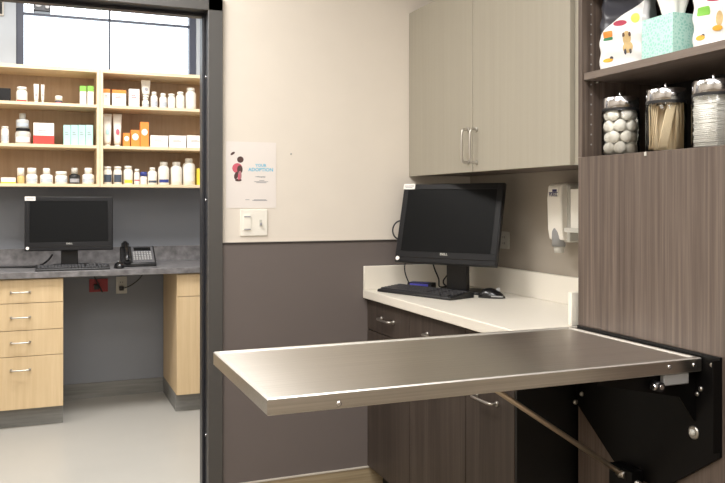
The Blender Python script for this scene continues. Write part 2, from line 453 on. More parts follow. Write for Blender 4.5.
# ------------------------------------------------------------------ base cabinets and counter
BX = 1.385
CZ = .914
bounds = [(BW - .002, 2.92, 3.14, 'farthest of the three, against the grey wainscot'), (2.918, 2.46, 2.69, 'middle of the three under the counter'), (2.458, 2.145, 2.31, 'nearest of the three, behind the steel table')]
for y1, y0, hy, where in bounds:
    b = thing('base_cabinet', ((BX + RW) / 2, (y0 + y1) / 2, 0), 'dark woodgrain base cabinet, ' + where, 'cabinet', 'dark base cabinets under the white counter')
    m = MB().box(BX + .02, RW - .002, y0, y1, .1, .874).box(BX + .075, RW - .002, y0, y1, 0, .1, 1)
    m.build('body', [M_woodd, M_black], b, .001)
    if y0 < 2.2: MB().box(BX + .001, RW - .002, y0 - .012, y0 - .0005, .0, .874).build('end_panel', M_black, b, .001)
    dr = MB().box(BX, BX + .019, y0 + .0015, y1 - .0015, .735, .868).build('drawer', M_woodd, b, .001)
    bow_handle(dr, (BX, hy, .803), .064, 'Y')
    d = MB().box(BX, BX + .019, y0 + .0015, y1 - .0015, .102, .731).build('door', M_woodd, b, .001)
    bow_handle(d, (BX, hy, .652), .064, 'Y')
ct = thing('counter_top', (1.65, 2.76, .876), 'white solid-surface counter top with upstand in the corner', 'counter')
CFX = 1.362
MB().box(CFX, RW - .0025, 2.120, BW - .0065, .876, CZ).build('slab', M_white, ct, .003)
MB().box(CFX, RW - .026, BW - .0275, BW - .0095, CZ, 1.023).build('backsplash', M_white, ct, .002)
MB().box(RW - .025, RW - .0025, 2.120, BW - .0095, CZ, 1.023).build('backsplash', M_white, ct, .002)
MB().box(1.584, RW - .026, 2.120, 2.138, CZ, 1.023).build('side_splash', M_white, ct, .002)

# ------------------------------------------------------------------ fold-down steel table
HT, TX0, TX1, EY0, EY1 = .9145, .4215, 1.575, 1.565, 2.115
tb = thing('folding_exam_table', (1.57, 1.83, HT), 'brushed stainless steel fold-down exam table fixed to the tall cabinet', 'table')
LIP = .036; rw = .014
m = MB()
B = m.bm
def ringz(o, z): return [Vector((TX0 + o, EY0 + o, z)), Vector((TX1 - o, EY0 + o, z)), Vector((TX1 - o, EY1 - o, z)), Vector((TX0 + o, EY1 - o, z))]
rings = [ringz(.02, HT - LIP), ringz(.002, HT - LIP), ringz(0, HT - LIP + .002), ringz(0, HT - .003), ringz(.003, HT), ringz(rw - .002, HT), ringz(rw + .003, HT - .004)]
m.loft(rings, 0, True)
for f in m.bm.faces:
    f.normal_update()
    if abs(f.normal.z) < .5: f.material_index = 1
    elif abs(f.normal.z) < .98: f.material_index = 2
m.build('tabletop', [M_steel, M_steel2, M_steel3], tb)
for px, py in ((339, 403.5), (669.5, 367), (694, 365)):
    X = x_at(px, EY0); z = z_at(py, X, EY0)
    MB().lathe([(.006, 0), (.006, -.0015), (.003, -.0035)], (X, EY0, z), 'Y', 12).build('rivet', M_chrome2, tb)
# mounting plate on the cabinet face
PX = TX - .0006
pl = MB().prism([(1.509, .923), (1.509, .671), (1.652, .567), (1.71, .523), (1.886, .523), (2.085, .671), (2.085, .923)], 'X', PX - .008, PX)
mp = pl.build('mounting_plate', M_blk2, tb, .001)
MB().box(PX - .03, PX - .008, 1.509, 1.514, .684, .916).build('plate_flange', M_blk2, mp)
# side arms under the top
for yy in (1.59, 2.06):
    MB().prism([(PX - .008, HT - LIP - .001), (1.27, HT - LIP - .001), (1.27, .862), (PX - .06, .81), (PX - .008, .74)], 'Y', yy, yy + .006).build('hinge_arm', M_blk2, tb, .001)
# grey catch bar and roller on the near side
X0, X1 = x_at(663, 1.575), x_at(688, 1.575)
MB().box(X0, X1, 1.571, 1.587, .848, HT - LIP - .0005).build('catch_bar', M_gpl, tb, .003)
Xr = x_at(657, 1.575); zr = z_at(386, Xr, 1.575)
MB().cyl((Xr, 1.56, zr), (Xr, 1.589, zr), .0125, 20).build('roller', M_blk, tb)
MB().cyl((Xr, 1.557, zr), (Xr, 1.560, zr), .006, 14).cyl((Xr - .022, 1.567, zr + .001), (Xr - .008, 1.567, zr), .008, 14).build('roller_pin', M_chrome2, tb)
for px, py, rr, yo in ((712, 365, .006, 0), (700.5, 389, .007, 0), (697, 394, .006, 0)):
    Y = y_at(px, PX - .01); z = z_at(py, PX - .01, Y)
    MB().lathe([(rr, 0), (rr, -.003), (rr * .6, -.006)], (PX - .008, Y, z), 'X', 14).build('bolt', M_chrome, mp)
Y = y_at(693.5, PX - .01); z = z_at(432.5, PX - .01, Y)
MB().lathe([(.0175, 0), (.0175, -.003), (.014, -.005)], (PX - .008, Y, z), 'X', 24).build('washer', M_chrome, mp)
MB().lathe([(.009, 0), (.009, -.004), (.004, -.008)], (PX - .013, Y, z), 'X', 18).build('bolt', M_gplt, mp)
for px, py in ((575.5, 402), (582, 394), (595.5, 396.5)):
    X = x_at(px, 2.058); z = z_at(py, X, 2.058)
    MB().lathe([(.008, 0), (.008, -.004), (.005, -.008)], (X, 2.06, z), 'Y', 14).build('bolt', M_chrome, tb)
# strut
YS = 1.832
sb = MB().box(PX - .05, PX - .008, 1.784, 1.881, .464, .552).build('strut_block', M_blk2, tb, .003)
X1s = x_at(620, YS); z1s = z_at(472.5, X1s, YS)
X0s = x_at(502, YS); z0s = z_at(394, X0s, YS)
k = (HT - LIP - .004 - z0s) / (z0s - z1s)
top = Vector((X0s + (X0s - X1s) * k, YS, HT - LIP - .004))
st = MB().cyl(top, (X1s, YS, z1s), .0075, 16).build('strut', M_tan, tb)
MB().cyl((X1s + .003, YS - .022, z1s - .002), (X1s + .003, YS + .012, z1s - .002), .011, 16).cyl((X1s + .02, YS - .06, z1s - .018), (X1s + .02, YS + .01, z1s - .018), .009, 16).cyl((X1s, YS, z1s), (PX - .048, YS, z1s - .012), .008, 12).build('pivot_pin', M_chrome, st)
MB().box(top.x - .03, top.x + .03, YS - .015, YS + .015, HT - LIP - .012, HT - LIP - .0005).build('strut_mount', M_blk2, tb, .001)

# ------------------------------------------------------------------ computers
def monitor(name, c, yaw, tilt, W, H, label, stand_pts, chin=.052, frame_m=M_blk, base=True, base_z=.914):
    """c = centre of the front face; yaw turns about Z (0 faces -Y); tilt leans the top back"""
    base_z += .0008
    r = thing(name, (c[0], c[1], base_z), label, 'monitor', rot=yaw)
    T = Matrix.Translation((0, 0, c[2] - base_z)) @ Matrix.Rotation(-tilt, 4, 'X')
    def L(mb, nm, mt, par, bev=0):
        o = mb.build(nm, mt, par, bev, world=False); o.data.transform(T); return o
    hs = H / 2
    L(MB().box(-W / 2, W / 2, 0, .022, -hs, hs).box(-W / 2 + .04, W / 2 - .04, .022, .05, -hs + .05, hs - .04), 'housing', frame_m, r, .005)
    bz = MB()
    bz.box(-W / 2 + .004, W / 2 - .004, -.004, .0, -hs + .004, -hs + chin)
    bz.box(-W / 2 + .004, -W / 2 + .03, -.004, 0, -hs + chin, hs - .004).box(W / 2 - .03, W / 2 - .004, -.004, 0, -hs + chin, hs - .004)
    bz.box(-W / 2 + .03, W / 2 - .03, -.004, 0, hs - .028, hs - .004)
    L(bz, 'bezel', M_bezel, r, .0015)
    L(MB().box(-W / 2 + .03, W / 2 - .03, -.0015, -.0002, -hs + chin, hs - .028), 'screen', M_screen, r)
    L(MB().box(-W / 2 + .006, W / 2 - .006, -.0055, -.004, -hs + chin * .45, -hs + chin * .45 + .0025), 'chin_groove', M_blkg, r)
    t = text_mesh('maker_badge', 'DELL', .013, T @ frame_M((0, -.0045, -hs + chin - .009), (1, 0, 0), (0, 0, 1)), M_gplt, r, world=False, sx=1.3)
    L(MB().box(-W / 2 + .002, -W / 2 + .062, -.0055, -.0042, hs - .026, hs - .001), 'asset_label', M_paper, r)
    L(MB().box(-W / 2 + .008, -W / 2 + .056, -.0062, -.0056, hs - .013, hs - .009).box(-W / 2 + .012, -W / 2 + .05, -.0062, -.0056, hs - .02, hs - .017), 'label_print', M_greyink, r)
    L(MB().cyl((-W / 2 + .018, -.004, -hs + .018), (-W / 2 + .018, -.0056, -hs + .018), .0095, 20), 'round_sticker', M_paper, r)
    # stand
    zc = c[2] - base_z
    MB().box(-.05, .05, .075, .11, .012, zc + .03).build('stand_column', M_blk, r, .006, world=False)
    MB().box(-.035, .035, .04, .08, zc - .05, zc + .05).build('stand_mount', M_blk, r, .006, world=False)
    MB().box(-.10, .12, .055, .21, 0, .012).build('stand_base', M_blk, r, .004, world=False)
    return r
MC = (1.6272, 3.0445, 1.2241); MYAW = -.9996
monitor('computer_monitor', MC, MYAW, .2407, .50, .361, 'black flat monitor leaning back on the white corner counter', None)
FC = (x_at(69.5, 5.22), 5.22, z_at(223.5, x_at(69.5, 5.22), 5.22))
monitor('computer_monitor', FC, math.radians(-2), math.radians(4), .515, .335, 'black flat monitor on the dark desk of the back room', None, base_z=.911)

def keyboard(loc, yaw, label, L_=.44, D=.15):
    r = thing('keyboard', loc, label, 'keyboard', rot=yaw)
    m = MB(); pr = [(-D / 2, 0), (D / 2, 0), (D / 2, .022), (D / 2 - .02, .024), (-D / 2 + .004, .012), (-D / 2, .008)]
    m.prism(pr, 'X', -L_ / 2, L_ / 2); m.build('body', M_blk, r, .002, world=False)
    k = MB()
    for row in range(6):
        y0 = -D / 2 + .012 + row * .0205
        z = .0125 + (y0 + D / 2) / D * .0115
        x = -L_ / 2 + .012; n = 0
        while x < L_ / 2 - .028:
            wd = .0165
            if row == 0 and 3 <= n <= 3: wd = .11
            if row == 5: pass
            gap = .009 if n in (13, 16) else 0
            k.box(x, x + wd, y0, y0 + .0165, z - .002, z + .0065)
            x += wd + .0025 + gap; n += 1
    k.build('keys', M_key, r, .001, world=False)
    return r
kp = (1.535, 3.09, CZ + .0008)
keyboard(kp, -math.atan2(.93, .33), 'black keyboard lying on the white counter below the leaning monitor')
keyboard((x_at(73, 5.07), 5.07, .9118), math.radians(0), 'black keyboard on the dark desk in the back room', .42, .14)
def mouse(loc, yaw, label):
    r = thing('computer_mouse', loc, label, 'mouse', rot=yaw)
    rings = []
    for i in range(13):
        t = i / 12; x = -.056 + .112 * t
        wv = .031 * (math.sin(PI * min(max(t, .015), .985)) ** .45); h = .042 * (math.sin(PI * (min(max(t, .01), .99)) ** .8) ** .6)
        rings.append([Vector((x, wv * math.cos(a), max(0, h * math.sin(a)) if a <= PI else 0)) for a in [2 * PI * k / 20 for k in range(20)]])
    MB().loft(rings, 0, True, True).build('shell', M_blkg, r, world=False)
    MB().cyl((.026, -.003, .034), (.026, .003, .034), .009, 14).build('scroll_wheel', M_gpl, r, world=False)
    MB().box(.0, .05, -.0305, -.0285, .006, .012).build('side_button', M_gpl, r, .0005, world=False)
    return r
mouse((1.745, 2.875, CZ + .0008), math.radians(-38), 'black computer mouse beside the keyboard on the white counter')
mouse((x_at(119, 5.08), 5.08, .9118), math.radians(95), 'small black mouse on the dark back-room desk, left of the phone')

# hub with violet strip below the monitor
hx, hy = 1.612, 3.270
hub = thing('usb_hub', (hx, hy, CZ + .0008), 'small black device with a violet-blue strip behind the keyboard', 'device', rot=math.radians(-50))
MB().box(-.06, .06, -.03, .03, 0, .034).build('case', M_blk, hub, .004, world=False)
MB().box(-.045, .045, -.0315, -.0302, .018, .03).box(-.045, .045, -.026, -.012, .0342, .0352).build('strip', M_bluelt, hub, world=False)

# cables
cz = CZ
solo(MB().tube([(1.57, 3.26, 1.232), (1.505, 3.29, 1.23), (1.478, 3.295, 1.195), (1.490, 3.29, 1.155), (1.54, 3.27, 1.14), (1.60, 3.25, 1.14)], .0035), 'power_cord', M_blk, 'black cord looping out at the left side of the leaning monitor', 'cable')
solo(MB().tube([(1.55, 3.27, 1.10), (1.535, 3.29, 1.02), (1.55, 3.29, .96), (1.575, 3.285, .922), (1.62, 3.29, .919)], .003), 'data_cable', M_blk, 'thin black cable hanging straight down under the monitor', 'cable')
solo(MB().tube([(1.62, 3.20, 1.10), (1.66, 3.24, 1.02), (1.70, 3.27, .96), (1.72, 3.30, .921), (1.77, 3.31, .919)], .0035), 'data_cable', M_blk, 'black cable slanting from the monitor to the counter left of its stand', 'cable')
solo(MB().tube([(1.70, 3.19, 1.05), (1.75, 3.25, 1.0), (1.73, 3.28, .95), (1.76, 3.30, .921), (1.82, 3.28, .919)], .0035), 'data_cable', M_blk, 'black cable curling close beside the monitor stand', 'cable')

# ------------------------------------------------------------------ wall fittings
def plate(name, c, facing, w, h, label, cat, kind, m_plate=M_wpl):
    r = thing(name, c, label, cat)
    R = Vector((1, 0, 0)) if facing == 'Y' else Vector((0, -1, 0))
    N = Vector((0, -1, 0)) if facing == 'Y' else Vector((-1, 0, 0))
    M = frame_M(c, R, (0, 0, 1))
    def bx(mb, a, b, c0, d, e, f): mb.box(a, b, c0, d, e, f, M=M); return mb
    bx(MB(), -w / 2, w / 2, -h / 2, h / 2, .0, .006).build('cover_plate', m_plate, r, .002)
    if kind == 'switch':
        bx(MB(), -w / 4 - .017, -w / 4 + .017, -.034, .034, .006, .010).build('dimmer', M_wpl, r, .001)
        bx(bx(MB(), -w / 4 - .014, -w / 4 + .014, -.031, -.026, .010, .0115), -w / 4 - .014, -w / 4 + .014, .024, .029, .010, .0115).build('dimmer_slots', M_greyink, r)
        bx(MB(), w / 4 - .0055, w / 4 + .0055, -.013, .013, .006, .0075).build('toggle_slot', M_gplt, r)
        bx(MB(), w / 4 - .0035, w / 4 + .0035, -.012, .0, .0075, .018).build('toggle', M_greyink, r, .001)
    else:
        for s in (-1, 1):
            o = bx(MB(), -.017, .017, s * .02 * h / .116 - .012 * h / .116, s * .02 * h / .116 + .012 * h / .116, .006, .0085).build('socket', m_plate, r, .002)
            bx(bx(MB(), -.008, -.005, s * .02 * h / .116 - .005, s * .02 * h / .116 + .004, .0085, .009), .005, .008, s * .02 * h / .116 - .005, s * .02 * h / .116 + .004, .0085, .009).build('socket_slots', M_ink, o)
    return r
sx0, sx1 = x_at(240, BW), x_at(267, BW)
plate('light_switch', ((sx0 + sx1) / 2, BW - .0005, 1.227), 'Y', sx1 - sx0, .115, 'white double light switch plate directly below the poster', 'light switch', 'switch')
plate('wall_outlet', (RW - .0005, y_at(504.5, RW - .005), z_at(240, RW, 3.07)), 'X', .075, .078, 'white wall outlet right of the leaning monitor', 'outlet', 'outlet', M_gplt)
xo = x_at(121.5, FW); plate('wall_outlet', (xo, FW - .0005, z_at(285, xo, FW)), 'Y', .072, .116, 'white wall outlet under the back-room desk with a black plug', 'outlet', 'outlet', M_gplt)
xo2 = x_at(98.5, FW)
plate('emergency_outlet', (xo2, FW - .0005, z_at(285.3, xo2, FW)), 'Y', .12, .088, 'red wall outlet plate under the back-room desk', 'outlet', 'outlet', M_red)
zo = z_at(285, xo, FW)
r = solo(MB().box(xo2 - .03, xo2 + .0, FW - .045, FW - .0095, zo - .02, zo + .012).tube([(xo2 + .0, FW - .05, zo), (xo2 + .02, FW - .07, zo - .035), (xo2 - .02, FW - .08, zo + .05), (xo2 - .06, FW - .09, .868)], .004), 'power_cord', M_blk, 'black plug and cord in the red outlet', 'cable')
solo(MB().box(xo - .016, xo + .012, FW - .04, FW - .0095, zo - .034, zo - .008).tube([(xo, FW - .04, zo - .02), (xo + .05, FW - .07, zo + .0), (xo + .11, FW - .1, zo + .05), (xo + .15, FW - .1, .868)], .0035), 'power_cord', M_blk, 'black plug and cord in the white back-room outlet', 'cable')

# poster
px0, px1 = x_at(226, BW), x_at(276, BW); pz1, pz0 = z_at(142, .84, BW), z_at(208, .84, BW)
po = thing('poster', ((px0 + px1) / 2, BW, pz0), 'white paper poster with a small pink and brown animal picture and cyan heading', 'poster')
MB().box(px0, px1, BW - .0016, BW - .0004, pz0, pz1).build('sheet', mat('poster_paper', (228, 221, 216), .8), po)
def PM(fx, fz): return (px0 + (px1 - px0) * fx, BW - .0018, pz1 - (pz1 - pz0) * fz)
PW, PH = px1 - px0, pz1 - pz0
art = MB()
def el(fx, fz, rx, rz, m, rot=0):
    c_ = Vector(PM(fx, fz)); u = Vector((math.cos(rot), 0, math.sin(rot))) * rx * PW; v = Vector((-math.sin(rot), 0, math.cos(rot))) * rz * PH
    art.ellipse(c_ - Vector((0, .0001 * len(art.bm.faces), 0)), u, v, m)
el(.13, .12 + .06, .05, .018, 0, .6)
el(.28, .27, .065, .048, 0)
el(.22, .40, .10, .075, 1, .3)
el(.27, .42, .055, .065, 0)
el(.20, .51, .04, .06, 0, -.3)
el(.27, .51, .035, .07, 2)
el(.24, .58, .065, .02, 0)
el(.25, .53, .02, .05, 1)
art.build('animal_picture', [M_brownp, M_pink, mat('mauve_print', (176, 120, 128), .7)], po)
def ptext(s, fx, fz, size, m): return text_mesh('lettering', s, size, frame_M(Vector(PM(fx, fz)) + Vector((0, -.0003, 0)), (1, 0, 0), (0, 0, 1)), m, po, sx=1.05)
ptext('YOUR', .69, .355, .017, M_cyan); ptext('ADOPTION', .69, .42, .0205, M_cyan)
ptext('Hospital', .70, .525, .010, M_greyink)
pt = MB()
for fx0, fx1, fz in ((.58, .66, .525), (.56, .84, .60), (.60, .80, .615), (.66, .76, .58), (.38, .46, .875), (.55, .80, .875), (.52, .82, .885)):
    a = PM(fx0, fz); b_ = PM(fx1, fz); pt.box(a[0], b_[0], BW - .0021, BW - .0017, a[2] - .0012, a[2] + .0012)
pt.build('small_print', M_greyink, po)
xn = x_at(291, BW); solo(MB().lathe([(.0035, 0), (.0035, -.002), (.001, -.004)], (xn, BW, z_at(154, xn, BW)), 'Y', 10), 'nail', M_gpl, 'tiny nail in the cream wall right of the poster', 'nail')

# hand sanitizer dispenser on the right wall
dy0, dy1 = 2.50, 2.615
dz1, dz0 = 1.39, 1.14
DXf = 1.828
ds = thing('soap_dispenser', (RW, (dy0 + dy1) / 2, dz0), 'white hand sanitizer dispenser on the taupe wall beside the tall cabinet', 'dispenser')
prof = [(RW - .0015, dz0 + .03), (DXf + .012, dz0 + .03), (DXf + .004, dz0 + .07), (DXf, dz1 - .06), (DXf + .006, dz1 - .012), (DXf + .018, dz1), (RW - .0015, dz1)]
MB().prism(prof, 'Y', dy0 + .012, dy1 - .012).build('housing', M_wpl, ds, .006)
MB().box(DXf + .03, RW - .001, dy0, dy1, dz0 + .022, dz1 - .006).build('back_shell', M_gplt, ds, .006)
cyy = (dy0 + dy1) / 2 + .0
MB().lathe([(.026, 0), (.026, .055), (.02, .072), (.008, .08)], (DXf + .024, cyy, dz0 + .005), 'Z', 20).build('push_bar', M_gpl, ds)
MB().lathe([(.018, 0), (.021, .02), (.021, .03)], (DXf + .026, cyy, dz0 - .02), 'Z', 16).build('nozzle', M_gplt, ds)
MB().box(DXf - .001, DXf + .004, cyy - .032, cyy + .032, 1.335, 1.372).build('badge', M_wpl, ds, .001)
text_mesh('lettering', 'PURELL', .019, frame_M((DXf - .0016, cyy, 1.345), (0, -1, 0), (0, 0, 1)), M_navy, ds, sx=.85)
MB().box(DXf - .0018, DXf - .001, cyy - .022, cyy + .006, 1.356, 1.366).box(DXf - .0018, DXf - .001, cyy - .028, cyy + .028, 1.352, 1.355).build('badge_mark', M_navy, ds)
gb = thing('glove_box_holder', (RW, 2.33, 1.22), 'white box holder on the wall between dispenser and tall cabinet', 'holder')
MB().box(1.815, RW - .001, 2.20, 2.435, 1.215, 1.365).build('box', M_wpl, gb, .002)
MB().box(1.79, RW - .001, 2.195, 2.44, 1.205, 1.214).box(1.79, 1.794, 2.195, 2.44, 1.214, 1.222).build('tray', M_gplt, gb, .001)

# ------------------------------------------------------------------ items on the tall cabinet's shelves
def jar(loc, label):
    r = thing('glass_jar', loc, label, 'jar', 'glass jars on the lower open shelf')
    R, H = .057, .145
    outer = [(R * .94, 0), (R, .006), (R, H - .012), (R * .93, H)]
    MB().lathe(outer, (0, 0, 0), 'Z', 40, cap=False).build('glass_body', M_glass, r, world=False)
    MB().lathe([(R * .92, .0006), (R * .92, .004)], (0, 0, 0), 'Z', 40).build('glass_base', M_glass, r, world=False)
    lid = MB().lathe([(R * .93, H), (R * .97, H + .002), (R * .97, H + .034), (R * .92, H + .038), (R * .35, H + .039), (0.001, H + .039)], (0, 0, 0), 'Z', 40, cap=False)
    lid = lid.build('lid', M_chrome2, r, world=False)
    MB().lathe([(.006, H + .038), (.004, H + .044), (.006, H + .055), (.003, H + .057)], (0, 0, 0), 'Z', 14).build('lid_knob', M_chrome2, lid, world=False)
    MB().lathe([(R * .985, H - .006), (R * .985, H + .002)], (0, 0, 0), 'Z', 40, cap=False).build('seal_band', M_blk, r, world=False)
    return r
JX = 1.672
jy = [y_at(620.5, JX), y_at(666, JX), y_at(714, JX)]
jz = TZ
jar((JX, jy[0], jz), 'chrome-lidded glass jar filled with cotton balls, leftmost jar')
jar((JX, jy[1], jz), 'chrome-lidded glass jar holding wooden sticks, middle jar')
jar((JX, jy[2], jz), 'chrome-lidded glass jar holding folded gauze, rightmost jar')
# cotton balls
def cotton(i, p, rr):
    bm = bmesh.new(); bmesh.ops.create_icosphere(bm, subdivisions=2, radius=rr)
    rnd = random.Random(i)
    for v in bm.verts: v.co *= 1 + rnd.uniform(-.05, .05)
    for f in bm.faces: f.smooth = True
    me = bpy.data.meshes.new('cotton_ball'); bm.to_mesh(me); bm.free(); me.materials.append(M_cotton)
    return me
cm = [cotton(i, 0, .0192) for i in range(3)]
k = 0
for lay in range(4):
    z = jz + .005 + .020 + lay * .0345
    n = 5
    for q in range(n):
        if q < n:
            a = 2 * PI * q / n + lay * .63 + .2; rr = .0335
        else: a, rr = 0, 0
        o = bpy.data.objects.new('cotton_ball', cm[k % 3]); COL.objects.link(o)
        o.location = (JX + rr * math.cos(a), jy[0] + rr * math.sin(a), z); o.rotation_euler = (k, k * 2, k * 3)
        tag(o, 'fluffy white cotton ball inside the leftmost glass jar', 'cotton ball', 'cotton balls in the jar'); k += 1
# wooden sticks
f_ = Vector((-JX, -jy[1], 0)).normalized(); r_ = Vector((-f_.y, f_.x, 0))   # f_ towards the door side, r_ along the jar's front
sp = []
def stick(base, lean, yaw, tall_=0):
    q = len(sp)
    if q < 3:
        L_ = (.134, .130, .136)[q]; w_ = .0085; poly = []
        for t_ in range(9): poly.append((w_ * math.cos(PI + PI * t_ / 8), w_ + w_ * math.sin(PI + PI * t_ / 8)))
        for t_ in range(9): poly.append((w_ * math.cos(PI * t_ / 8), L_ - w_ + w_ * math.sin(PI * t_ / 8)))
        o = MB().prism(poly, 'Y', -.0009, .0009).build('wooden_stick', M_birch)
    else:
        o = sp[q % 3].copy(); COL.objects.link(o)
    sp.append(o)
    W_ = (f_ * math.cos(yaw) + r_ * math.sin(yaw)); U_ = (Vector((0, 0, 1)) * math.cos(lean) + r_ * math.sin(lean)).normalized()
    T_ = U_.cross(W_).normalized(); W_ = T_.cross(U_)
    M = Matrix.Identity(4); p = Vector((JX, jy[1], jz + .008)) + base
    for i in range(3): M[i][0] = W_[i]; M[i][1] = T_[i]; M[i][2] = U_[i]; M[i][3] = p[i]
    o.matrix_world = M
    tag(o, 'flat pale wooden stick standing inside the middle glass jar', 'wooden stick', 'wooden sticks in the jar')
for q in range(9): stick(f_ * .030 + r_ * (-.022 + q * .0026), .20, .15)
for q in range(5): stick(f_ * .012 + r_ * (-.046 + q * .0028), .10 - .12 * (q % 2), .1)
for q in range(7): stick(f_ * (.020 - .0015 * q) + r_ * (.0265 + q * .0031), -.01 * (q % 3), .2)
for q in range(10): stick(f_ * (-.012 - .002 * (q % 2)) + r_ * (-.030 + q * .0065), .02 * (q % 3 - 1), 1.2)

# gauze pads
rnd = random.Random(5)
gm = []
for v in range(2):
    g = MB(); g.box(-.037, .037, -.037, .037, 0, .0048); gme = g.build('gauze_pad', M_gauze, None, .0018)
    gm.append(gme)
for q in range(27):
    o = gm[q] if q < 2 else gm[q % 2].copy()
    if q >= 2: COL.objects.link(o)
    o.location = (JX + rnd.uniform(-.0015, .0015), jy[2] + rnd.uniform(-.0015, .0015), jz + .005 + q * .0052)
    o.rotation_euler = (0, 0, math.radians(8) + rnd.uniform(-.04, .04))
    tag(o, 'square white gauze pad stacked inside the rightmost glass jar', 'gauze pad', 'gauze pads in the jar')

# tissue box
tbx = thing('tissue_box', (1.70, 1.797, S1[1] + .0006), 'aqua patterned cube tissue box between the two white food bags', 'tissue box', rot=0)
MB().box(-.06, .06, -.062, .062, 0, .125).build('carton', M_tissueb, tbx, .001, world=False)
rings = []
for i in range(7):
    t = i / 6
    ring = []
    for k in range(28):
        a = 2 * PI * k / 28
        rad = .028 + .024 * t + .006 * math.sin(5 * a + t * 2)
        ring.append(Vector((rad * .8 * math.cos(a), rad * math.sin(a), .1255 + .075 * t + .012 * t * math.sin(3 * a + 1))))
    rings.append(ring)
MB().loft(rings, 0, False, True).build('tissue', M_paper, tbx, world=False)

# pouch bags
def bag(loc, yaw, W, D, H, label, decs, mats_top, slope=0.0, side=9.0):
    r = thing('food_bag', loc, label, 'bag', rot=yaw)
    N = 64; rows = 70
    def Sf(u, v, off=0.0):
        """u around the bag 0..1 (0 = left edge of front, .35 = right edge of front), v up"""
        a = 2 * PI * u
        tv = max(0, v - .62) / .38
        d = D / 2 * (1 - tv ** 1.2) + .004; w = W / 2 * (1 - .06 * math.sin(PI * v)) * (1 + .0 * tv)
        ex = .38
        cx_, sy_ = math.cos(a), math.sin(a)
        x = w * math.copysign(abs(cx_) ** ex, cx_); y = d * math.copysign(abs(sy_) ** (ex + .12), sy_)
        k = .0022 * math.sin(9 * v * PI + 3 * a) + .003 * math.sin(5 * a + 7 * v) * (.3 + v)
        puff = 1 + .08 * math.sin(PI * min(1, v * 1.4))
        p = Vector((x, y * puff, H * v))
        n = Vector((cx_ / max(w, .01), sy_ / max(d, .01), 0)); n.normalize()
        return p + n * (k + off)
    m = MB(); rings = []
    for j in range(rows + 1):
        rings.append([Sf(i / N, j / rows) for i in range(N)])
    m.loft(rings, 0, True, True)
    # crimped, darker top
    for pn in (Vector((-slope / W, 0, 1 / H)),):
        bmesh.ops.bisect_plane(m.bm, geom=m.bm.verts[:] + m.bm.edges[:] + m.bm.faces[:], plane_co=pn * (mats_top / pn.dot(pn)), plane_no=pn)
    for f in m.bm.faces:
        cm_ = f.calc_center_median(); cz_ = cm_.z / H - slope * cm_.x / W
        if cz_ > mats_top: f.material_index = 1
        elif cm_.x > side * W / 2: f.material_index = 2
    m.build('pouch', [M_bagw, M_bagd, M_bagg], r, world=False)
    def dec(name, uc, vc, du, dv, mt, ell=True, rot=0):
        # patch on the front face; u measured so that front face centre is .75 (facing -Y locally)
        mm = MB(); rn = []
        n1, n2 = 5, 22
        for i in range(1, n1 + 1):
            ring = []
            for k_ in range(n2):
                a = 2 * PI * k_ / n2
                ca, sa = math.cos(a), math.sin(a)
                if not ell:
                    q = max(abs(ca), abs(sa)); ca /= q; sa /= q
                ca, sa = ca * math.cos(rot) - sa * math.sin(rot), ca * math.sin(rot) + sa * math.cos(rot)
                # convert wanted x offset to the angle on the superellipse
                xx = max(-.97, min(.97, uc + du * ca * i / n1)); ang = math.acos(math.copysign(abs(xx) ** (1 / .38), xx))
                ring.append(Sf(1 - ang / (2 * PI), vc + dv * sa * i / n1, .0012))
            rn.append(ring)
        mm.loft(rn, 0, False, True)
        f = mm.bm.faces.new([v for v in mm.bm.verts][:n2])
        mm.build(name, mt, r, world=False)
    for dd in decs: dec(*dd)
    return r
bag((1.692, 1.978, S1[1] + .001), math.radians(-60), .165, .085, .25, 'white pet food bag with orange label and tan puppy, left of the tissue box',
    [('maroon_logo', -.10, .56, .27, .035, M_logo, True, .1), ('lime_spot', .50, .60, .17, .06, M_lime), ('orange_label', -.60, .44, .22, .038, M_orange, False), ('green_band', -.60, .385, .22, .018, mat('deep_green_print', (60, 130, 90), .6), False),
     ('puppy_picture', .18, .36, .16, .09, M_puppy), ('puppy_picture', .22, .25, .2, .07, M_puppy), ('puppy_ears', .06, .40, .05, .035, M_brownp), ('puppy_ears', .30, .40, .05, .035, M_brownp), ('puppy_legs', .12, .20, .05, .035, M_ink), ('puppy_legs', .32, .20, .05, .03, M_ink), ('small_dog_picture', -.58, .12, .20, .025, M_golden), ('small_dog_picture', -.44, .145, .07, .02, M_ink),
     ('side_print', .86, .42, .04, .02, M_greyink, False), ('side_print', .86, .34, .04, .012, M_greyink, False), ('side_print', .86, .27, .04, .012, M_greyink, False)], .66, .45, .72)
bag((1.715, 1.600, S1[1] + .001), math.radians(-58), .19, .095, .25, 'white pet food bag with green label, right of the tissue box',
    [('maroon_logo', -.30, .52, .26, .035, M_logo), ('green_label', -.66, .40, .2, .045, M_green, False), ('puppy_picture', -.2, .30, .10, .08, M_puppy), ('puppy_picture', -.25, .20, .14, .03, M_golden), ('small_dog_picture', -.72, .12, .12, .03, M_golden), ('small_dog_picture', -.66, .14, .05, .02, M_ink)], .95)

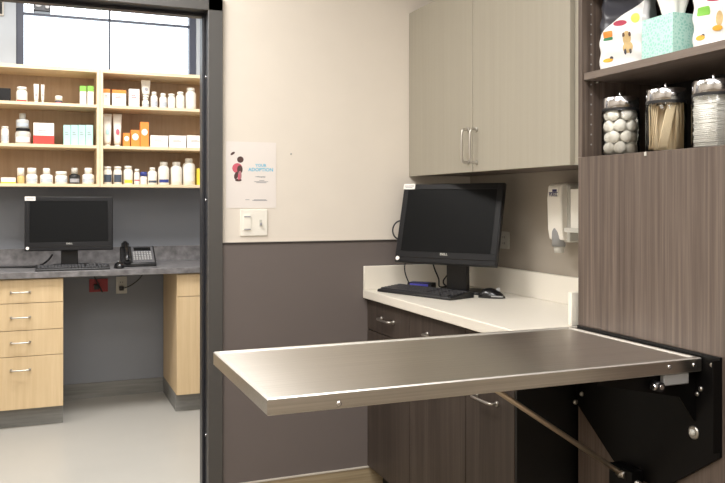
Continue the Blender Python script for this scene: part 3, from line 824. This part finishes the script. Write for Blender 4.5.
# ------------------------------------------------------------------ back room furniture
GF = 5.0
DZ = .911
def far_cab(x0, x1, label, fronts, hx):
    r = thing('drawer_cabinet', ((x0 + x1) / 2, 5.3, 0), label, 'cabinet', 'maple cabinets under the back-room desk')
    MB().box(x0, x1, GF + .02, FW - .02, .11, .873).build('body', M_maple, r, .001)
    MB().box(x0 + .0, x1 - .0, GF + .055, FW - .02, 0, .108).build('toe_kick', M_greybase, r)
    for z0, z1, hz in fronts:
        d = MB().box(x0 + .001, x1 - .001, GF, GF + .019, z0 + .0018, z1 - .0018).build('drawer', M_maple, r, .0012)
        if hx: bow_handle(d, (hx, GF, hz), .05, 'X', .026, .0042)
    return r
xr = x_at(63.3, GF)
hx_ = x_at(20.5, GF)
zs = [.869, .729, .571, .420, .112]
hz = [z_at(p, hx_, GF - .02) for p in (292.5, 317.8, 343, 370.5)]
far_cab(xr - .46, xr, 'maple four-drawer cabinet, left under the dark desk', [(zs[i + 1], zs[i], hz[i]) for i in range(4)], hx_)
xl2 = x_at(177, GF)
far_cab(xl2, xl2 + .46, 'maple cabinet at the right end of the dark desk, beside the door frame', [(.727, .869, .8), (.112, .727, .66)], xl2 + .23)
dk = thing('desk', (.3, 5.3, .875), 'dark grey marbled laminate desk top along the back room wall', 'desk')
MB().box(-1.2, 1.475, GF - .028, FW - .002, .875, DZ).build('slab', M_lam, dk, .002)
MB().box(-1.2, 1.475, FW - .022, FW - .0005, DZ, 1.014).build('backsplash', M_lam, dk, .001)

# desk phone
px_ = x_at(137, 5.25)
ph = thing('desk_phone', (px_, 5.25, DZ + .0008), 'black desk phone with grey keypad on the dark desk', 'phone')
MB().prism([(-.10, 0), (.08, 0), (.08, .115), (.05, .12), (-.10, .02)], 'X', -.10, .11).build('body', M_blk, ph, .004, world=False)
Tp = Matrix.Translation((0, -.10, .021)) @ Matrix.Rotation(math.atan2(.10, .15), 4, 'X')
def ploc(mb, nm, mt, par=ph, bev=0):
    o = mb.build(nm, mt, par, bev, world=False); o.data.transform(Tp); return o
ploc(MB().box(-.035, .10, .005, .17, .0, .003), 'face_plate', M_gface, bev=.001)
kb = MB()
for i in range(7):
    for j in range(5): kb.box(-.028 + i * .017, -.017 + i * .017, .03 + j * .018, .042 + j * .018, .003, .007)
ploc(kb, 'buttons', M_gpl)
ploc(MB().box(-.02, .085, .128, .16, .003, .006), 'display', M_screen)
hs = MB().tube([(-.07, .0, .02), (-.07, .03, .035), (-.07, .10, .042), (-.07, .16, .035), (-.07, .19, .02)], .015, 12)
hs = ploc(hs, 'handset', M_blkg)
ploc(MB().cyl((-.07, .01, .004), (-.07, .01, .022), .024, 18).cyl((-.07, .175, .004), (-.07, .175, .022), .024, 18), 'earpiece', M_blk, hs)

cd = solo(MB().tube([(-.35, 5.36, .9185), (-.16, 5.33, .9185), (-.04, 5.32, .9195), (.02, 5.33, .95), (.05, 5.335, .99)], .006), 'power_cord', M_blk, 'thick black cord across the desk left of the back-room monitor', 'cable')

# shelving unit
HY = 5.315
SZ0, SZ1 = 1.415, 2.17
XD = x_at(100, HY)
SHZ = {1: 1.942, 2: 1.681}
for (x0, x1, lab) in ((XD - .765, XD - .001, 'maple wall shelf unit, left one above the back-room desk'), (XD + .001, XD + .765, 'maple wall shelf unit, right one above the back-room desk')):
    r = thing('wall_shelf_unit', ((x0 + x1) / 2, 5.47, SZ0), lab, 'shelf unit', 'maple wall shelf units')
    MB().box(x0, x0 + .018, HY, FW - .001, SZ0, SZ1).build('side_panel', M_mapleE, r, .0008)
    MB().box(x1 - .018, x1, HY, FW - .001, SZ0, SZ1).build('side_panel', M_mapleE, r, .0008)
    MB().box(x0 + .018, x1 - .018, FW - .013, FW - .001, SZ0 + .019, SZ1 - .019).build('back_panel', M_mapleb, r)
    MB().box(x0 + .018, x1 - .018, HY, FW - .001, SZ1 - .022, SZ1).build('top_panel', M_mapleE, r, .0008)
    MB().box(x0 + .018, x1 - .018, HY, FW - .001, SZ0, SZ0 + .019).build('bottom_panel', M_mapleE, r, .0008)
    for z in SHZ.values():
        MB().box(x0 + .0183, x1 - .0183, HY + .002, FW - .0133, z - .019, z).build('shelf', M_mapleE, r, .0008)
SHZ[3] = SZ0 + .019

# items on these shelves: x0, x1 = edges and top = height in the view, at depth Y
def span(x0, x1, ytop, row, Y):
    X0, X1 = x_at(x0, Y), x_at(x1, Y); xc = (X0 + X1) / 2; z0 = SHZ[row]
    return xc, (X1 - X0), z_at(ytop, xc, Y) - z0, z0
def item_box(x0, x1, yt, row, label, mat_, band=None, band_frac=(.0, .3), Y=5.42, name='medicine_box', group=None, prints=M_greyink, d=.06, base=0, cat='box'):
    xc, w, h, z0 = span(x0, x1, yt, row, Y - d / 2); z0 += base; h -= base
    r = thing(name, (xc, Y, z0), label, cat, group)
    MB().box(-w / 2, w / 2, -d / 2, d / 2, 0, h).build('carton', mat_, r, .0008, world=False)
    if band: MB().box(-w / 2 - .0006, w / 2 + .0006, -d / 2 - .0006, d / 2 + .0006, h * band_frac[0] + (.0003 if band_frac[0] == 0 else 0), h * band_frac[1] + (.0006 if band_frac[1] >= 1 else 0)).build('printed_band', band, r, world=False)
    if prints:
        mm = MB()
        for k in range(2): mm.box(-w * .28, w * (.22 - .1 * k), -d / 2 - .0012, -d / 2 - .0003, h * (.52 + .1 * k), h * (.56 + .1 * k))
        mm.build('printed_text', prints, r, world=False)
    return r
def item_bottle(x0, x1, yt, row, label, body=M_wpl, cap=M_wpl, lab=M_greyink, Y=5.42, squat=.78, capr=.62, group='pill bottles and jars on the wall shelves', labf=(.18, .55), lab2=None, name='pill_bottle', base=0):
    R0 = .5; xc, w, h, z0 = span(x0, x1, yt, row, Y); z0 += base; h -= base; R = w / 2
    r = thing(name, (xc, Y, z0), label, 'bottle', group)
    hs_ = h * squat
    MB().lathe([(R * .9, 0), (R, .003), (R, hs_ * .82), (R * .93, hs_ * .9), (R * capr * .9, hs_), (R * capr * .9, hs_ + .002)], (0, 0, 0), 'Z', 20).build('bottle_body', body, r, world=False)
    MB().lathe([(R * capr, hs_ + .001), (R * capr, h - .002), (R * capr * .9, h)], (0, 0, 0), 'Z', 20).build('cap', cap, r, world=False)
    l = MB(); rings = []
    for z in (hs_ * labf[0], hs_ * labf[1]):
        rings.append([Vector(((R + .0005) * math.cos(a), (R + .0005) * math.sin(a), z)) for a in [PI * 1.5 - 1.0 + 2.0 * q / 12 for q in range(13)]])
    a_, b_ = rings
    va = [l.bm.verts.new(p) for p in a_]; vb = [l.bm.verts.new(p) for p in b_]
    for q in range(12): l.bm.faces.new((va[q], va[q + 1], vb[q + 1], vb[q]))
    l.build('bottle_label', lab, r, world=False)
    return r
def item_tube(x0, x1, yt, row, label, Y=5.42, mark=M_teal, inverted=False, base=0):
    xc, w, h, z0 = span(x0, x1, yt, row, Y); z0 += base; h -= base
    r = thing('ointment_tube', (xc, Y, z0), label, 'tube', 'ointment tubes on the wall shelves')
    rings = []
    ch = .018
    for i in range(9):
        t = i / 8; ww = w / 2 * (.78 + .22 * t); dd = w / 2 * .8 * (1 - t) + .0012
        rings.append([Vector((ww * math.cos(a), dd * math.sin(a), ch + (h - ch) * t)) for a in [2 * PI * q / 20 for q in range(20)]])
    MB().loft(rings, 0, True, True).build('tube_body', M_wpl, r, world=False)
    MB().lathe([(w * .33, 0), (w * .33, ch)], (0, 0, 0), 'Z', 16).build('cap', M_wpl, r, world=False)
    MB().ellipse((0, -w * .36, h * .45), (w * .2, 0, 0), (0, .05 * w, h * .09)).build('printed_mark', mark, r, world=False)
    return r
L_text = mat('pale_blue_grey_label', (178, 188, 198), .6)
L_blue = mat('steel_blue_label', (120, 140, 170), .6)
L_dark = mat('slate_label', (66, 76, 92), .6)
L_pale = mat('ivory_label', (226, 224, 214), .6)
M_clearb = mat('frosted_bottle', (184, 186, 184), .3)
M_tanj = mat('tan_jar', (206, 176, 116), .5)
# left unit, top row
item_box(-3, 10.5, 88, 1, 'dark grey carton at the left edge of the top shelf', M_bezel, name='dark_carton', prints=None)
item_bottle(16, 27.5, 87, 1, 'white round tub with a red label band, top shelf', lab=M_redb, squat=.8, capr=.85, labf=(.05, .22))
item_tube(33.5, 39, 84, 1, 'white ointment tube, wider of the pair on the top left shelf', mark=M_greyink)
item_tube(41, 44.5, 84.5, 1, 'thin white tube, slimmer of the pair on the top left shelf', mark=M_greyink)
item_bottle(55, 62.5, 96, 1, 'tiny white pot with a dark base alone on the top left shelf', body=M_ink, squat=.45, capr=.98, lab=M_pink)
item_box(80, 86.2, 86, 1, 'white box with leaf-green top, left one of the green pair', M_paper, M_green, (.72, 1), group='green and white boxes')
item_box(87.6, 93.6, 86, 1, 'white box with leaf-green top, right one of the green pair', M_paper, M_green, (.72, 1), group='green and white boxes')
# left unit, middle row
item_bottle(1, 9, 126.5, 2, 'white bottle at the far left of the middle shelf', squat=.9, capr=.9, lab=L_text)
bb = item_bottle(15, 31, 128.5, 2, 'white lidded tub at the bottom of the stacked pair', body=M_gplt, cap=M_bezel, squat=.82, capr=.9, lab=M_paper)
xc_, w_, h_, z0_ = span(15, 31, 128.5, 2, 5.42)
item_bottle(16, 29, 113.5, 2, 'grey frosted bottle standing on the white tub', body=M_clearb, cap=M_gplt, squat=.62, capr=.5, lab=L_text, base=h_ + .0005)
item_box(33.5, 54, 123, 2, 'white carton with red lower half on the middle shelf', M_paper, M_redb, (0, .42), d=.1)
for i in range(4):
    item_box(63.5 + i * 7.45, 70.6 + i * 7.45, 125, 2, 'pale teal carton, ' + ['leftmost', 'second', 'third', 'rightmost'][i] + ' of the four side by side', M_teal, group='pale teal cartons', prints=M_greyink, d=.08)
# left unit, bottom row
item_box(1, 15.5, 177.5, 3, 'low white box lying flat on the bottom shelf', M_paper, M_yel, (0, .3), d=.06, prints=None)
item_bottle(17, 24.5, 168, 3, 'small white-capped tan jar on the bottom left shelf', body=M_tanj, squat=.5, capr=.95, lab=M_tanj)
item_bottle(26, 37.5, 168, 3, 'tallest of the white tubs, right of the tan jar', squat=.62, capr=.8, lab=L_text)
item_bottle(40, 53, 168.3, 3, 'white tub with a narrow white cap, bottom left shelf', squat=.62, capr=.55, lab=L_text)
item_bottle(55, 67.5, 171.5, 3, 'squat white lidded tub, left of the black jar', squat=.7, capr=.9, lab=L_text)
item_bottle(69, 80, 168, 3, 'black jar with a pale cap on the bottom left shelf', body=M_blk, cap=M_gplt, squat=.62, capr=.6, lab=M_greyink)
item_bottle(82, 94.5, 168, 3, 'white tub with cap, right of the black jar', squat=.64, capr=.62, lab=L_text)
# right unit, top row
item_box(103.3, 110, 89, 1, 'narrow white box with orange top, right unit', M_paper, M_orange, (.78, 1))
item_box(112.3, 126, 90, 1, 'wide white box with orange top, right unit', M_paper, M_orange, (.8, 1), prints=M_pink)
item_box(129, 139.5, 89, 1, 'plain white box beside the wide orange-topped box', M_paper, prints=M_pink)
xc_, w_, h_, z0_ = span(142, 149, 98, 1, 5.42)
item_bottle(142, 149, 97.5, 1, 'small white bottle under the flared white tube', squat=.75, capr=.8, lab=L_text)
item_tube(141, 150.5, 80, 1, 'flared white tube standing on a small bottle', mark=M_greyink, base=h_ + .004)
item_bottle(150.6, 157.6, 92, 1, 'white bottle, first right of the flared tube', squat=.8, capr=.7, lab=L_text)
item_bottle(159.3, 166.8, 93.5, 1, 'white bottle, second right of the flared tube', squat=.8, capr=.7, lab=L_text)
item_bottle(167.6, 175.4, 94, 1, 'white bottle, third right of the flared tube', squat=.84, capr=.8, lab=L_pale)
item_bottle(176, 184.5, 92, 1, 'white bottle, fourth right of the flared tube', squat=.84, capr=.75, lab=L_pale)
item_bottle(185.5, 196, 88, 1, 'largest white bottle at the right end of the top shelf', squat=.84, capr=.75, lab=L_pale)
# right unit, middle row
item_tube(103, 111.8, 114, 2, 'large white tube with teal mark, left of the tube pair', mark=M_teal)
item_tube(113, 121.8, 114, 2, 'large white tube with pink mark, right of the tube pair', mark=M_pink)
def badge(r, w, h, d=.06):
    MB().ellipse((0, -d / 2 - .0015, h * .6), (w * .36, 0, 0), (0, 0, w * .4)).build('round_badge', M_paper, r, world=False)
for a_, b_, t_, l_ in ((123.3, 130, 133, 'orange and white box, shortest of three'), (131, 139.8, 130, 'orange box with white disc, middle of three'), (140.4, 148.8, 122, 'tall orange box with white disc, tallest of three')):
    rr = item_box(a_, b_, t_, 2, l_, M_orange, prints=None, group='orange boxes in rising heights')
    xc_, w_, h_, z0_ = span(a_, b_, t_, 2, 5.39); badge(rr, w_, h_)
for a_, b_, l_ in ((150.5, 168, 'low white carton, left of the three in a row'), (169.3, 186, 'low white carton, middle of the three in a row'), (187.3, 204, 'low white carton, right of the three in a row')):
    item_box(a_, b_, 135.5, 2, l_, M_paper, group='low white cartons in a row')
# right unit, bottom row
item_bottle(103.3, 112, 166.5, 3, 'white bottle with blue-grey label, left of the matching pair', squat=.84, capr=.85, lab=L_dark, labf=(.15, .65))
item_bottle(113.3, 122, 166.5, 3, 'white bottle with blue-grey label, right of the matching pair', squat=.84, capr=.85, lab=L_dark, labf=(.15, .65))
item_bottle(123.5, 132.8, 166, 3, 'white bottle with yellow-edged label on the bottom right shelf', squat=.84, capr=.8, lab=M_yel, labf=(.1, .3))
item_bottle(134, 139.8, 169, 3, 'slim white bottle beside the blue-capped pot', squat=.8, capr=.8, lab=M_pink, labf=(.3, .4))
item_bottle(140.2, 147, 172, 3, 'small white pot with blue cap on the bottom shelf', cap=M_blue, squat=.65, capr=1.0, lab=L_pale)
item_bottle(147.6, 157, 167.5, 3, 'white bottle with small navy marks, right of the blue-capped pot', squat=.82, capr=.6, lab=L_dark, labf=(.15, .3))
item_bottle(158, 169.2, 162, 3, 'large white bottle with a blue label stripe', squat=.84, capr=.7, lab=M_blue, labf=(.12, .28))
item_bottle(170.6, 182, 162, 3, 'large plain white bottle left of the tallest bottle', squat=.84, capr=.7, lab=L_pale)
item_bottle(182.6, 195, 158.5, 3, 'tallest plain white bottle on the bottom right shelf', squat=.86, capr=.6, lab=L_pale)
item_box(197.2, 202, 168.5, 3, 'yellow box at the right end of the bottom shelf', M_yel, prints=None)

# fixture hanging before the window, and a sign at the picture's left edge
fx = x_at(42, 5.2); fz = z_at(12.5, fx, 5.2)
fxt = thing('ceiling_fixture', (fx, 5.2, fz), 'small dark bracket fixture hanging in front of the window top', 'fixture')
MB().box(fx - .048, fx + .048, 5.17, 5.24, fz, fz + .085).build('housing', M_jamb, fxt, .006)
MB().cyl((fx - .005, 5.2, fz + .085), (fx - .005, 5.2, FCEIL - .001), .014, 12).build('stem', M_jamb, fxt)
MB().cyl((fx - .02, 5.165, fz + .045), (fx - .02, 5.17, fz + .045), .02, 18).cyl((fx + .03, 5.16, fz + .03), (fx + .03, 5.17, fz + .03), .012, 14).build('lens', M_gpl, fxt)
sxx = x_at(2.2, FW - .02); szz = z_at(14, sxx, FW - .02)
sg = thing('wall_sign', (sxx - .15, FW, szz), 'dark framed panel with pale edge on the back-room wall, left picture edge', 'sign')
MB().box(sxx - .3, sxx + .008, FW - .02, FW - .0005, szz - .008, szz + .35).build('frame', M_cap, sg, .001)
MB().box(sxx - .29, sxx, FW - .024, FW - .0202, szz, szz + .342).build('panel', M_bezel, sg, .001)
